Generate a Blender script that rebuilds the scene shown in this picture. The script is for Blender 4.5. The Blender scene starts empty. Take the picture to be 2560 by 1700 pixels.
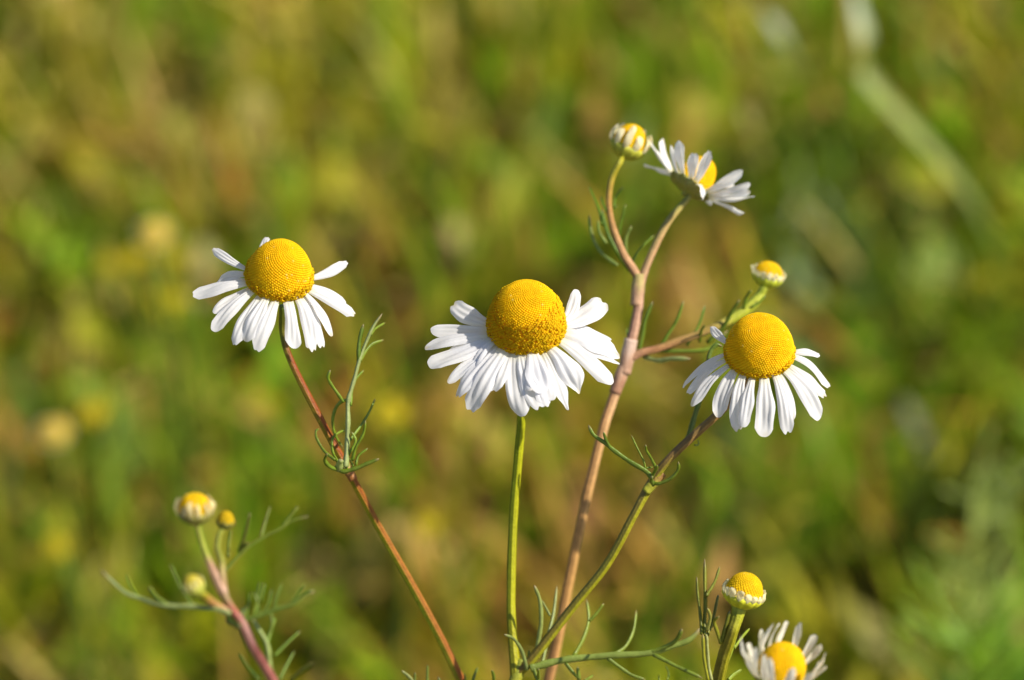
import bpy, math, random
import numpy as np
from mathutils import Vector, Matrix

# ------------------------------------------------------------------ camera
PITCH = math.radians(38.0)
FOCUS = 0.55                       # metres from the lens to the flowers
TARGET = Vector((0.0, 0.0, 0.32))
RIGHT = Vector((1, 0, 0))
FWD = Vector((0, math.cos(PITCH), -math.sin(PITCH)))
UP = Vector((0, math.sin(PITCH), math.cos(PITCH)))
CAM = TARGET - FWD * FOCUS
SENSOR, LENS = 24.0, 105.0
PX = SENSOR / LENS * FOCUS / 2560.0    # metres per photo pixel in the focal plane

scene = bpy.context.scene
cam_data = bpy.data.cameras.new('camera')
cam_data.sensor_width = SENSOR; cam_data.lens = LENS
cam_data.clip_start = 0.01; cam_data.clip_end = 2000
cam_data.dof.use_dof = True
cam_data.dof.focus_distance = FOCUS
cam_data.dof.aperture_fstop = 10.2
cam_data.dof.aperture_blades = 9
cam = bpy.data.objects.new('camera', cam_data)
scene.collection.objects.link(cam)
cam.location = CAM
cam.rotation_euler = (math.pi / 2 - PITCH, 0, 0)
scene.camera = cam

# ------------------------------------------------------------------ light
SUN = (RIGHT * 0.66 - FWD * 0.56 + UP * 0.48).normalized()
world = bpy.data.worlds.new('World'); scene.world = world
world.use_nodes = True
wt = world.node_tree
sky = wt.nodes.new('ShaderNodeTexSky'); sky.sky_type = 'NISHITA'; sky.sun_disc = False
sky.sun_elevation = math.asin(SUN.z); sky.sun_rotation = math.atan2(SUN.x, SUN.y)
bg = wt.nodes['Background']; bg.inputs['Strength'].default_value = 0.10
wt.links.new(sky.outputs['Color'], bg.inputs['Color'])
sl = bpy.data.lights.new('sun', 'SUN'); sl.energy = 4.8; sl.angle = math.radians(0.5)
sl.color = (1.0, 0.92, 0.78)
so = bpy.data.objects.new('sun', sl); scene.collection.objects.link(so)
so.rotation_euler = SUN.to_track_quat('Z', 'Y').to_euler()
scene.view_settings.view_transform = 'Standard'
scene.view_settings.look = 'None'
scene.view_settings.exposure = 0.45
scene.view_settings.gamma = 1.0
scene.cycles.use_denoising = True
scene.cycles.max_bounces = 8
scene.cycles.transmission_bounces = 6

# ------------------------------------------------------------------ helpers
COL = scene.collection

def P(x, y, d=0.0):
    """point at photo pixel (x, y), d metres beyond the focal plane"""
    k = (FOCUS + d) / FOCUS * PX
    return CAM + FWD * (FOCUS + d) + RIGHT * ((x - 1280) * k) + UP * ((850 - y) * k)

def G(x, y, h=0.0):
    """where the line of sight of a pixel meets height h"""
    v = P(x, y, 0) - CAM
    return CAM + v * ((h - CAM.z) / v.z)

def crop(ox, oy, s):
    return lambda x, y: (ox + x / s, oy + y / s)
DSP = crop(0, 0, 0.92227)
C_LEFT = crop(460, 560, 4.612)
C_MID = crop(1040, 660, 3.92)
C_RIGHT = crop(1680, 740, 4.2386)
C_TOP = crop(1440, 280, 3.92)
C_LEAF = crop(740, 760, 3.267)
C_SPRIG = crop(220, 1200, 3.137)
C_NODE = crop(1440, 640, 2.529)
C_LOW = crop(960, 1400, 2.951)
C_CORNER = crop(1700, 1380, 4.9)

class MB:
    def __init__(self):
        self.v = []; self.f = []; self.c = []
    def add(self, verts, faces, cols):
        n = len(self.v)
        self.v.extend(verts); self.c.extend(cols)
        self.f.extend([tuple(i + n for i in f) for f in faces])
    def build(self, name, mat, parent=None, base=None):
        me = bpy.data.meshes.new(name)
        b = base if base is not None else Vector((0, 0, 0))
        me.from_pydata([(v[0] - b.x, v[1] - b.y, v[2] - b.z) for v in self.v], [], self.f)
        a = me.color_attributes.new('tint', 'FLOAT_COLOR', 'POINT')
        arr = np.ones((len(self.v), 4), np.float32); arr[:, :3] = np.array(self.c, np.float32)
        a.data.foreach_set('color', arr.ravel())
        me.polygons.foreach_set('use_smooth', np.ones(len(self.f), bool))
        me.materials.append(mat)
        me.update()
        o = bpy.data.objects.new(name, me); COL.objects.link(o)
        if parent: o.parent = parent
        return o

def tag(o, label=None, cat=None, group=None, kind=None):
    if label: o['label'] = label
    if cat: o['category'] = cat
    if group: o['group'] = group
    if kind: o['kind'] = kind
    return o

def thing(name, label, cat, loc, group=None):
    o = bpy.data.objects.new(name, None); COL.objects.link(o)
    o.empty_display_size = 0.01
    o.location = loc
    return tag(o, label, cat, group)

def mix(a, b, t):
    t = max(0.0, min(1.0, t))
    return tuple(a[i] * (1 - t) + b[i] * t for i in range(3))

def ss(a, b, x):
    t = max(0.0, min(1.0, (x - a) / (b - a)))
    return t * t * (3 - 2 * t)

def catmull(pts, n=6):
    """pts: tuples of equal length, smoothed"""
    P_ = [np.array(p, float) for p in pts]
    if len(P_) == 2:
        return [P_[0] + (P_[1] - P_[0]) * i / n for i in range(n + 1)]
    Q = [2 * P_[0] - P_[1]] + P_ + [2 * P_[-1] - P_[-2]]
    out = []
    for i in range(1, len(Q) - 2):
        p0, p1, p2, p3 = Q[i - 1:i + 3]
        for k in range(n):
            t = k / n
            out.append(0.5 * (2 * p1 + (p2 - p0) * t + (2 * p0 - 5 * p1 + 4 * p2 - p3) * t * t + (3 * p1 - p0 - 3 * p2 + p3) * t ** 3))
    out.append(P_[-1])
    return out

def tube(mb, pts, radii, colf, sides=8, rib=0.0, flat=1.0, nrib=7):
    """tube along points with per-point radius; colf(s, normal) -> colour"""
    n = len(pts); pts = [Vector(p[:3]) for p in pts]
    t0 = (pts[1] - pts[0]).normalized()
    ref = Vector((0, 0, 1)) if abs(t0.z) < 0.9 else Vector((1, 0, 0))
    nrm = t0.cross(ref).normalized()
    vs, cs, fs = [], [], []
    for i in range(n):
        t = (pts[min(i + 1, n - 1)] - pts[max(i - 1, 0)])
        t = t.normalized() if t.length > 1e-9 else t0
        nrm = (nrm - t * nrm.dot(t)).normalized()
        bn = t.cross(nrm)
        s = i / (n - 1)
        for k in range(sides):
            a = 2 * math.pi * k / sides
            d = nrm * math.cos(a) * flat + bn * math.sin(a)
            r = radii[i] * (1 + rib * math.cos(a * nrib))
            vs.append(tuple(pts[i] + d * r)); cs.append(colf(s, d, a))
    for i in range(n - 1):
        for k in range(sides):
            k2 = (k + 1) % sides
            fs.append((i * sides + k, i * sides + k2, (i + 1) * sides + k2, (i + 1) * sides + k))
    for i, sgn in ((0, -1), (n - 1, 1)):
        vs.append(tuple(pts[i])); cs.append(cs[i * sides])
        c = len(vs) - 1
        for k in range(sides):
            k2 = (k + 1) % sides
            fs.append((c, i * sides + k2, i * sides + k) if sgn < 0 else (c, i * sides + k, i * sides + k2))
    mb.add(vs, fs, cs)

# ------------------------------------------------------------------ materials
def nodes_mat(name):
    m = bpy.data.materials.new(name); m.use_nodes = True
    nt = m.node_tree; nt.nodes.clear()
    out = nt.nodes.new('ShaderNodeOutputMaterial')
    return m, nt, out

def plant_mat(name, rough=0.5, translucent=0.25, noise=0.25, nscale=900.0, spec=0.4, bump=0.0, bscale=2500.0, stretch=1.0,
              tr_tint=(1, 1, 1), sheen=0.0):
    m, nt, out = nodes_mat(name)
    N, L = nt.nodes, nt.links
    at = N.new('ShaderNodeAttribute'); at.attribute_name = 'tint'
    tc = N.new('ShaderNodeTexCoord')
    no = N.new('ShaderNodeTexNoise'); no.inputs['Scale'].default_value = nscale; no.inputs['Detail'].default_value = 4
    L.new(tc.outputs['Object'], no.inputs['Vector'])
    mr = N.new('ShaderNodeMapRange'); mr.inputs['To Min'].default_value = 1 - noise; mr.inputs['To Max'].default_value = 1 + noise
    mr.inputs['From Min'].default_value = 0.3; mr.inputs['From Max'].default_value = 0.7
    L.new(no.outputs['Fac'], mr.inputs['Value'])
    vm = N.new('ShaderNodeVectorMath'); vm.operation = 'SCALE'
    L.new(at.outputs['Color'], vm.inputs[0]); L.new(mr.outputs['Result'], vm.inputs['Scale'])
    bs = N.new('ShaderNodeBsdfPrincipled')
    bs.inputs['Roughness'].default_value = rough
    bs.inputs['Specular IOR Level'].default_value = spec
    if sheen: bs.inputs['Sheen Weight'].default_value = sheen
    L.new(vm.outputs['Vector'], bs.inputs['Base Color'])
    if bump:
        n2 = N.new('ShaderNodeTexNoise'); n2.inputs['Scale'].default_value = bscale; n2.inputs['Detail'].default_value = 3
        L.new(tc.outputs['Object'], n2.inputs['Vector'])
        bp = N.new('ShaderNodeBump'); bp.inputs['Strength'].default_value = bump; bp.inputs['Distance'].default_value = 0.0002
        L.new(n2.outputs['Fac'], bp.inputs['Height']); L.new(bp.outputs['Normal'], bs.inputs['Normal'])
    if translucent > 0:
        tr = N.new('ShaderNodeBsdfTranslucent')
        tm = N.new('ShaderNodeVectorMath'); tm.operation = 'MULTIPLY'; tm.inputs[1].default_value = tr_tint
        L.new(vm.outputs['Vector'], tm.inputs[0]); L.new(tm.outputs['Vector'], tr.inputs['Color'])
        ms = N.new('ShaderNodeMixShader'); ms.inputs['Fac'].default_value = translucent
        L.new(bs.outputs['BSDF'], ms.inputs[1]); L.new(tr.outputs['BSDF'], ms.inputs[2])
        L.new(ms.outputs['Shader'], out.inputs['Surface'])
    else:
        L.new(bs.outputs['BSDF'], out.inputs['Surface'])
    return m

M_PETAL = plant_mat('petal_white', rough=0.55, translucent=0.45, noise=0.03, nscale=700, spec=0.25, bump=0.15, bscale=1800)
M_DISC = plant_mat('floret_yellow', rough=0.65, translucent=0.38, noise=0.10, nscale=900, spec=0.2, tr_tint=(1, .9, .3))
M_STEM = plant_mat('stem_skin', rough=0.45, translucent=0.0, noise=0.16, nscale=1200, spec=0.22, bump=0.5, bscale=3500)
M_LEAF = plant_mat('leaf_green', rough=0.40, translucent=0.18, noise=0.22, nscale=900, spec=0.45, bump=0.3, bscale=3000, tr_tint=(1, 1.1, .5))
M_CALYX = plant_mat('calyx_green', rough=0.5, translucent=0.05, noise=0.15, nscale=900, spec=0.3, bump=0.4)
M_GRASS = plant_mat('grass_blades', rough=0.45, translucent=0.28, noise=0.2, nscale=120, spec=0.35, tr_tint=(1, 1.05, .5))
M_DRY = plant_mat('dry_straw', rough=0.6, translucent=0.15, noise=0.25, nscale=150, spec=0.25)

# ------------------------------------------------------------------ flower heads
def frame_from(axis_img, away):
    """axis of a head. axis_img: lean angle (degrees clockwise from up) in the picture, away: degrees towards (+) the lens"""
    a, e = math.radians(axis_img), math.radians(away)
    ax = (RIGHT * math.sin(a) + UP * math.cos(a)) * math.cos(e) - FWD * math.sin(e)
    ax.normalize()
    e1 = (RIGHT * math.cos(a) - UP * math.sin(a)).normalized()     # across
    e2 = e1.cross(ax).normalized()                                   # towards the lens when away > 0
    if e2.dot(-FWD) < 0 and away > 0: e2 = -e2
    return ax, e1, e2

ICO = None
def ico():
    global ICO
    if ICO is None:
        import bmesh
        bm = bmesh.new(); bmesh.ops.create_icosphere(bm, subdivisions=1, radius=1.0)
        bm.verts.ensure_lookup_table()
        ICO = (np.array([v.co[:] for v in bm.verts]), [tuple(v.index for v in f.verts) for f in bm.faces])
        bm.free()
    return ICO

def dome_prof(q, R, H, pw=2.25):
    """q from 0 (base) to 1 (apex): radius and height of the receptacle"""
    th = q * math.pi / 2
    c, s = math.cos(th), math.sin(th)
    r = R * (c ** (2 / pw)); z = H * (s ** (2 / 1.95))
    return r, z

def dome(mb, O, fr, R, H, nfl, open_frac, rng, fine=True, edge_noise=0.1, pw=2.25,
         c_top=(0.97, 0.64, 0.001), c_open=(0.92, 0.68, 0.006), c_in=(0.92, 0.56, 0.0), under=0.16):
    ax, e1, e2 = fr
    # inner receptacle
    rows, seg = 18, 36
    vs, fs, cs = [], [], []
    for i in range(rows + 1):
        q = -0.12 + 1.12 * i / rows
        if q < 0:
            r, z = R * 0.93, H * q * 0.9
        else:
            r, z = dome_prof(q, R * 0.98, H * 0.985, pw)
        for k in range(seg):
            a = 2 * math.pi * k / seg
            p = O + ax * z + (e1 * math.cos(a) + e2 * math.sin(a)) * r
            vs.append(tuple(p)); cs.append((mix(c_in, c_top, 0.7 + 0.3 * max(q, 0)) if q > open_frac else (.78, .42, .004)) if fine else mix(c_open, c_top, q))
    for i in range(rows):
        for k in range(seg):
            k2 = (k + 1) % seg
            fs.append((i * seg + k, i * seg + k2, (i + 1) * seg + k2, (i + 1) * seg + k))
    mb.add(vs, fs, cs)
    # area table of the profile so that florets sit evenly
    Q = np.linspace(-under, 1, 400)
    rz = np.array([dome_prof(max(q, 0), R, H, pw) if q >= 0 else (R * (1 + q * 0.45), H * q * 0.8) for q in Q])
    seglen = np.hypot(np.diff(rz[:, 0]), np.diff(rz[:, 1]))
    dens = 1 + 1.3 * np.clip(Q[1:], 0, 1) ** 1.5          # younger florets near the tip are smaller
    area = np.concatenate([[0], np.cumsum(dens * seglen * (rz[1:, 0] + rz[:-1, 0]) / 2)])
    tot = area[-1] * 2 * math.pi
    iv, ifc = ico()
    for i in range(nfl):
        af = area[-1] * (1 - (i + 0.5) / nfl)
        j = min(np.searchsorted(area, af), 399); j = max(j, 1)
        t = (af - area[j - 1]) / max(area[j] - area[j - 1], 1e-12)
        r, z = rz[j - 1] * (1 - t) + rz[j] * t
        dr, dz = rz[j] - rz[j - 1]
        q = Q[j]
        a = i * 2.399963229728653 + 0.4
        rad = e1 * math.cos(a) + e2 * math.sin(a)
        tan = ax.cross(rad)
        n = (rad * dz - ax * dr).normalized()
        if n.dot(rad * r + ax * (z + 0.2 * R)) < 0: n = -n
        up = n.cross(tan)
        p = O + rad * r + ax * z
        sz = math.sqrt(tot / nfl / dens[j - 1]) * 0.60
        lim = open_frac + edge_noise * (math.sin(a * 2.0 + 1) * 0.5 + rng.uniform(-.5, .5))
        if q < lim and fine:
            # open five-lobed floret, pollen column in some
            if rng.random() < 0.10: continue
            s = sz * rng.uniform(0.95, 1.25)
            hgt = s * rng.uniform(0.5, 1.4)
            tl = Vector((rng.uniform(-.25, .25), rng.uniform(-.25, .25), 0))
            nn = (n + tan * tl.x + up * tl.y).normalized()
            rot = rng.uniform(0, 6.28)
            col = mix(c_open, c_top, rng.uniform(0, 0.6))
            dk = tuple(c * 0.75 for c in c_in)
            V, F, C = [], [], []
            for k in range(10):
                b = rot + math.pi * k / 5
                d = tan * math.cos(b) + up * math.sin(b)
                V.append(tuple(p + d * s * 0.40 - nn * s * 0.2)); C.append(mix(c_in, c_top, .5))
            for k in range(10):
                b = rot + math.pi * k / 5
                d = tan * math.cos(b) + up * math.sin(b)
                rr = s * (0.98 if k % 2 == 0 else 0.52)
                V.append(tuple(p + d * rr + nn * (hgt * (0.85 if k % 2 == 0 else 0.9)))); C.append(col)
            for k in range(10):
                b = rot + math.pi * k / 5
                d = tan * math.cos(b) + up * math.sin(b)
                V.append(tuple(p + d * s * 0.30 + nn * hgt * 0.55)); C.append(mix(dk, col, .4))
            V.append(tuple(p + nn * hgt * (rng.choice([0.35, 1.25, 1.35])))); C.append(mix(dk, c_open, rng.uniform(.3, 1)))
            for k in range(10):
                k2 = (k + 1) % 10
                F.append((k, k2, 10 + k2, 10 + k)); F.append((10 + k, 10 + k2, 20 + k2, 20 + k)); F.append((20 + k, 20 + k2, 30))
            mb.add(V, F, C)
        else:
            s = sz * rng.uniform(0.86, 1.12)
            p = p + (tan * rng.uniform(-1, 1) + up * rng.uniform(-1, 1)) * sz * .10 + n * rng.uniform(-.08, .08) * sz
            col = mix(c_open, c_top, ss(-0.05, 0.35, q) * 0.9 + rng.uniform(-.1, .1))
            if rng.random() < 0.012: col = (0.95, 0.72, 0.10)
            B = np.array([tan[:], up[:], n[:]]) * np.array([[s], [s], [s * 0.95]])
            V = iv @ B + np.array(p[:]) - np.array(n[:]) * s * 0.50
            mb.add([tuple(v) for v in V], ifc, [col] * len(V))

def petal_mesh(mb, B, T, Cn, nup, W, rng, col=(0.86, 0.87, 0.90), rows=26, cols=15, notch=None, twist=0.0, cup=0.10,
               groove=0.05, wave=0.02, point=0.0, base_w=0.5, side_bend=0.0, basecol=(0.84, 0.82, 0.62), curl=0.0, wmax=0.6):
    L = (T - B).length
    notch = rng.choice([0.0, 0.02, 0.045]) if notch is None else notch
    ph, ph2 = rng.uniform(0, 6.28), rng.uniform(0, 6.28)
    nt = rng.choice([1.0, 1.5])
    vs, fs, cs = [], [], []
    chord = (T - B).normalized()
    sb = chord.cross(nup)
    sb = sb.normalized() if sb.length > 1e-6 else RIGHT
    dome_side = sb * side_bend * L
    asym = rng.uniform(-.04, .04)
    crl = curl + rng.uniform(-.18, .18); fold = rng.choice([0, 0, .12, -.1, .2]); wave = wave * rng.uniform(.3, 1.8) * rng.choice([-1, 1])
    side_bend = side_bend + rng.uniform(-.05, .05)
    tipc = rng.choice([0, 0, .25, .5])
    sidegrow = rng.uniform(-.10, .10); wob = rng.uniform(.02, .09); wobf = rng.uniform(7, 12)
    def cl(s):
        p = B * (1 - s) ** 2 + (Cn + dome_side) * 2 * s * (1 - s) + T * s * s
        return p
    for i in range(rows + 1):
        for j in range(cols):
            v = -1 + 2 * j / (cols - 1)
            cut = 0.13 * abs(v) ** 2.6 + notch * (0.5 - 0.5 * math.cos(2 * math.pi * nt * v + (math.pi if nt == 1.5 else 0))) * 0.9 + asym * v
            if nt == 1.0: cut = 0.13 * abs(v) ** 2.6 + notch * max(0, math.cos(math.pi * v * 1.0)) ** 3 + asym * v
            s = (i / rows) * (1 - cut)
            s = min(s, 0.999)
            p = cl(s); e = 1e-3
            t = (cl(min(s + e, 1)) - cl(max(s - e, 0))).normalized()
            side = t.cross(nup)
            side = side.normalized() if side.length > 1e-5 else sb
            n = side.cross(t).normalized()
            if n.dot(nup) < 0: n = -n
            tw = twist * s
            sd = side * math.cos(tw) + n * math.sin(tw)
            nn = n * math.cos(tw) - side * math.sin(tw)
            w = base_w + (1 - base_w) * ss(0, wmax, s)
            w *= 1 - 0.14 * ss(wmax, 1, s)
            if point: w *= 1 - point * ss(0.72, 1.0, s)
            w *= 1 + wob * math.sin(s * wobf + ph + (1.7 if v > 0 else 0)) * ss(.1, .5, s) + sidegrow * (1 if v > 0 else -1)
            hw = W * 0.5 * w
            h = -cup * (v * v) * (0.4 + 0.6 * (1 - s)) + groove * math.cos(3 * math.pi * v + 0.0) * math.sin(math.pi * min(1, s * 1.05))
            h += 0.085 * math.sin(s * 7 + ph2 + v * 2.2) * s + crl * v * v * v * s - fold * (1 - abs(v)) * math.sin(math.pi * min(1, s * 1.1))
            q = p + sd * (v * hw) + nn * (h * W) + nn * (wave * L * math.sin(s * 5.5 + ph) * s)
            vs.append(tuple(q))
            cs.append(mix(mix(basecol, col, ss(0.0, 0.22, s)), (.62, .50, .26), tipc * ss(.90, 1.0, s + .04 * math.sin(v * 5 + ph))))
    for i in range(rows):
        for j in range(cols - 1):
            a = i * cols + j
            fs.append((a, a + 1, a + cols + 1, a + cols))
    mb.add(vs, fs, cs)

def solve_petal(fr, O, Rr, k, base_px, tip_px, Opx, L0, back=False, droop=0.45, zb=-0.06, wt=60.0):
    """find a petal's base on the ring and its tip in space; lengths in pixels, returns vectors in pixels from the centre"""
    ax, e1, e2 = fr
    def img(v): return np.array([v.dot(RIGHT), -v.dot(UP)])
    bp = np.array(base_px) - np.array(Opx); tp = np.array(tip_px) - np.array(Opx)
    best = None
    for i in range(360):
        a = math.radians(i)
        rad = e1 * math.cos(a) + e2 * math.sin(a)
        pt = rad * Rr + ax * (zb * Rr)
        depth = -rad.dot(-FWD)
        if back and depth < 0.05: continue
        q = img(pt)
        err = np.linalg.norm(q - bp) if not back else abs(q[0] - bp[0]) + 0.2 * abs(q[1] - bp[1])
        # the petal should also leave the ring roughly outwards
        dd = tp - q; dn = np.linalg.norm(dd) + 1e-6
        pr = img(rad)
        err -= 0.12 * Rr * float(np.dot(dd / dn, pr / (np.linalg.norm(pr) + 1e-6)))
        if best is None or err < best[0]: best = (err, a, rad, pt)
    _, a, rad, pt = best
    tan = ax.cross(rad)
    basis = [rad, ax, tan]
    Mx = np.array([img(b) for b in basis]).T
    prior = np.array([0.88 * L0, -droop * L0, 0.0])
    q = tp - img(pt)
    d = np.linalg.solve(wt * Mx.T @ Mx + np.eye(3), wt * Mx.T @ q + prior)
    tip = pt + rad * d[0] + ax * d[1] + tan * d[2]
    return rad, pt, tip, tan

def flower_head(parent, base, px, depth, lean, tilt, R, H, petals, rng, nfl, open_frac, cf, L0=None, fine=True, col=(0.86, 0.87, 0.90),
                pw=1.0, edge_noise=0.1, droop=0.45, wscale=1.0, calyx=True, ring=0.90, petal_kw=None, c_cal=(0.16, 0.19, 0.03), arch=0.28, dome_kw=None,
                name='flower_head', label=None, ringpx=None, zb=-0.06, cal_h=0.42, cups=None):
    """R, H in photo pixels"""
    k = (FOCUS + depth) / FOCUS * PX
    O = P(px[0], px[1], depth)
    fr = frame_from(lean, tilt); ax, e1, e2 = fr
    # the calyx is the head's own mesh, with the bracts of the involucre
    mb = MB()
    ringR = R * ring if ringpx is None else ringpx
    prof = [(0.10, -cal_h - 0.16), (0.16, -cal_h), (0.5, -cal_h * 0.92), (0.78, -cal_h * 0.72), (0.95, -cal_h * 0.40), (1.02, -0.14), (0.98, -0.05), (0.7, -0.02)]
    seg = 40; vs, fs, cs = [], [], []
    for i, (r, z) in enumerate(prof):
        for j in range(seg):
            a = 2 * math.pi * j / seg
            rr = ringR * k * r * (1 + 0.035 * math.cos(a * 10) * (1 if i > 1 else 0))
            vs.append(tuple(O + ax * (z * ringR * k) + (e1 * math.cos(a) + e2 * math.sin(a)) * rr))
            cs.append(mix(c_cal, (0.30, 0.28, 0.08), 0.5 + 0.5 * math.cos(a * 20) if i > 2 else 0.2))
    for i in range(len(prof) - 1):
        for j in range(seg):
            j2 = (j + 1) % seg
            fs.append((i * seg + j, i * seg + j2, (i + 1) * seg + j2, (i + 1) * seg + j))
    mb.add(vs, fs, cs)
    # overlapping bracts
    for j in range(18):
        a = 2 * math.pi * j / 18 + rng.uniform(-.05, .05)
        rad = e1 * math.cos(a) + e2 * math.sin(a)
        b0 = O + (rad * 0.55 - ax * (cal_h * 0.94)) * ringR * k
        t0 = O + (rad * rng.uniform(1.03, 1.09) - ax * rng.uniform(0.02, 0.10)) * ringR * k
        c0 = O + (rad * 1.02 - ax * (cal_h * 0.75)) * ringR * k
        petal_mesh(mb, b0, t0, c0, rad, ringR * k * 0.34, rng, col=mix(c_cal, (0.34, 0.30, 0.10), rng.uniform(0.2, 0.6)), rows=6, cols=5, notch=0.0, cup=0.2,
                   groove=0.0, wave=0, basecol=c_cal)
    head = mb.build(name, M_CALYX, parent, base)
    if label: head['label'] = label
    mb = MB()
    dome(mb, O, fr, R * k, H * k, nfl, open_frac, rng, fine=fine, edge_noise=edge_noise, **(dome_kw or {}))
    mb.build('disc', M_DISC, head)
    head_children_base(head, base)
    L0 = L0 or R * 1.25
    for row in petals:
        b, t, w = row[0], row[1], row[2]
        kw = dict(petal_kw or {}); opt = dict(row[3]) if len(row) > 3 else {}
        back = opt.pop('back', False); arch_ = opt.pop('arch', arch); lift = opt.pop('lift', 0.0); dr = opt.pop('droop', droop)
        pc = opt.pop('col', col)
        kw.update(opt)
        bp, tp = cf(*b), cf(*t)
        rad, pt, tip, tan = solve_petal(fr, O, ringR, k, bp, tp, px, L0, back=back, droop=dr, zb=zb)
        pt = pt + ax * lift * R
        Bv, Tv = O + pt * k, O + tip * k
        L = (Tv - Bv).length
        Cn = Bv + rad * (L * 0.42) + (Tv - Bv) * 0.5 * 0.35 + ax * (arch_ * 0.1 * L)
        Cn = Cn.lerp((Bv + Tv) / 2, 1 - min(1, arch_ / 0.4))
        nup = (ax * 0.75 + rad * 0.65 + (-FWD) * 0.15).normalized() if cups is None else (ax * cups[0] + rad * cups[1]).normalized()
        m2 = MB()
        petal_mesh(m2, Bv, Tv, Cn, nup, w * wscale * 1.08 / (1.0 / (cf(1, 0)[0] - cf(0, 0)[0])) * k, rng, col=pc, twist=kw.pop('twist', rng.uniform(-.3, .3)), **kw)
        m2.build('petal', M_PETAL, head, None)
        head_children_base(head, base)
    return head, O, ax, k, ringR

def head_children_base(head, base):
    for c in head.children:
        if not c.get('_b'):
            c.data.transform(Matrix.Translation(-base)); c['_b'] = 1

def stem(parent, base, pts, widths, colf, name='stem', sides=32, rib=0.06, n=8, label=None):
    """pts: list of world vectors, widths in metres (diameter)"""
    data = [(*p, w) for p, w in zip(pts, widths)]
    c = catmull(data, n)
    mb = MB()
    stripes = lambda t, d, a: tuple(x * (1 + .13 * math.cos(a * 8 + t * 3) + .05 * math.sin(t * 40 + a)) for x in colf(t, d, a))
    tube(mb, [q[:3] for q in c], [q[3] * .55 * (1 + .012 * math.sin(i * 0.9) + .008 * math.sin(i * 2.7 + 1)) for i, q in enumerate(c)], stripes, sides=sides, rib=rib, nrib=8)
    o = mb.build(name, M_STEM, parent, base)
    if label: o['label'] = label
    return o

def leaf(parent, base, cf, branches, d, wscale=1.0, g1=(0.07, 0.16, 0.012), g2=(0.14, 0.25, 0.02), tip=(0.30, 0.20, 0.12), rng=None, pale=(0.46, 0.48, 0.24), name='leaf',
         depth_var=0.004):
    """one feathery leaf: every branch a thin fleshy segment"""
    g1 = (g1[0] * 1.9, g1[1] * 1.2, g1[2] * .5); g2 = (g2[0] * 2.0, g2[1] * 1.3, g2[2] * .5)
    mb = MB()
    for bi, br in enumerate(branches):
        pts, w = br[0], br[1]
        o = br[2] if len(br) > 2 else {}
        dd = o.get('d', rng.uniform(-depth_var, depth_var)) if bi else 0.0
        n = len(pts); P3 = []
        for i, p in enumerate(pts):
            x, y = cf(*p)
            P3.append(P(x, y, d + dd * (i / (n - 1)) + o.get('d0', 0)))
        s = 1.0 / (cf(1, 0)[0] - cf(0, 0)[0])
        wm = w / s * PX * wscale
        data = [(*p, 1.0) for p in P3]
        c = catmull(data, 6)
        m = len(c)
        rad = []
        taper = o.get('taper', 0.35)
        for i in range(m):
            t = i / (m - 1)
            r = wm / 2 * (1 - taper * t)
            r *= math.sqrt(max(0.0, 1 - max(0, (t - 0.86) / 0.14) ** 2)) * 0.92 + 0.08
            r *= (1 + 0.08 * math.sin(i * 0.8 + bi * 2.1) + 0.04 * math.sin(i * 2.3 + bi)) * (1 - .12 * (1 - t) * (bi > 0))
            rad.append(r * 1.38)
        cc = mix(g1, g2, rng.random())
        if o.get('pale'): cc = mix(cc, pale, o['pale'])
        if o.get('dark'): cc = tuple(x * (1 - o['dark']) for x in cc)
        def colf(t, dvec, a, cc=cc):
            c0 = mix(cc, mix(g2, pale, .25), 0.35 * (0.5 + 0.5 * math.cos(a * 2)))
            return mix(c0, tip, ss(0.9, 1.0, t) * 0.8)
        tube(mb, [q[:3] for q in c], rad, colf, sides=12, flat=0.72, rib=.07, nrib=4)
    return mb.build(name, M_LEAF, parent, base)

def node(parent, base, p, d, w, col1, col2):
    """swollen joint with the sheath of the leaf base round the stem"""
    d = d.normalized(); mb = MB()
    n = 12; pts = [p + d * (w * PX * 1.5) * (i / (n - 1) * 2 - 1) for i in range(n)]
    r = [w * PX * (.54 + .06 * math.exp(-((i / (n - 1) - .55) / .22) ** 2)) for i in range(n)]
    tube(mb, pts, r, lambda s, dv, a: mix(col1, col2, ss(.3, .8, s + .12 * math.cos(a * 5))), sides=20, rib=.06, nrib=9)
    mb.build('node', M_STEM, parent, base)

def pts_px(cf, lst):
    return [P(*cf(x, y), d) for x, y, d in lst]

def root_tail(pts, ground):
    """points from the last visible one down to the soil, leaving in the stem's own direction"""
    a, b = pts[-2], pts[-1]
    t0 = (b - a).normalized() * 0.16
    t1 = Vector((0, 0, -1)) * 0.30
    out = []
    for u in (0.05, 0.12, 0.22, 0.36, 0.54, 0.76, 1.0):
        h00 = 2 * u ** 3 - 3 * u * u + 1; h10 = u ** 3 - 2 * u * u + u
        h01 = -2 * u ** 3 + 3 * u * u; h11 = u ** 3 - u * u
        out.append(b * h00 + t0 * h10 + ground * h01 + t1 * h11)
    return out

def rooted(parent, base, pts, widths_px, colf, **kw):
    """a stem that goes on down to its root below the picture"""
    w = list(widths_px); last = w[-1]
    tail = root_tail(pts, base)
    w += [last * (1 + 0.06 * (i + 1)) for i in range(len(tail))]
    full = pts + tail
    # colours were given for the visible part: stretch them over the part above the tail
    nv = (len(pts) - 1) / (len(full) - 1)
    return stem(parent, base, full, [q * PX for q in w], lambda s, d, a: colf(min(1, s / nv), d, a), **kw)
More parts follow.
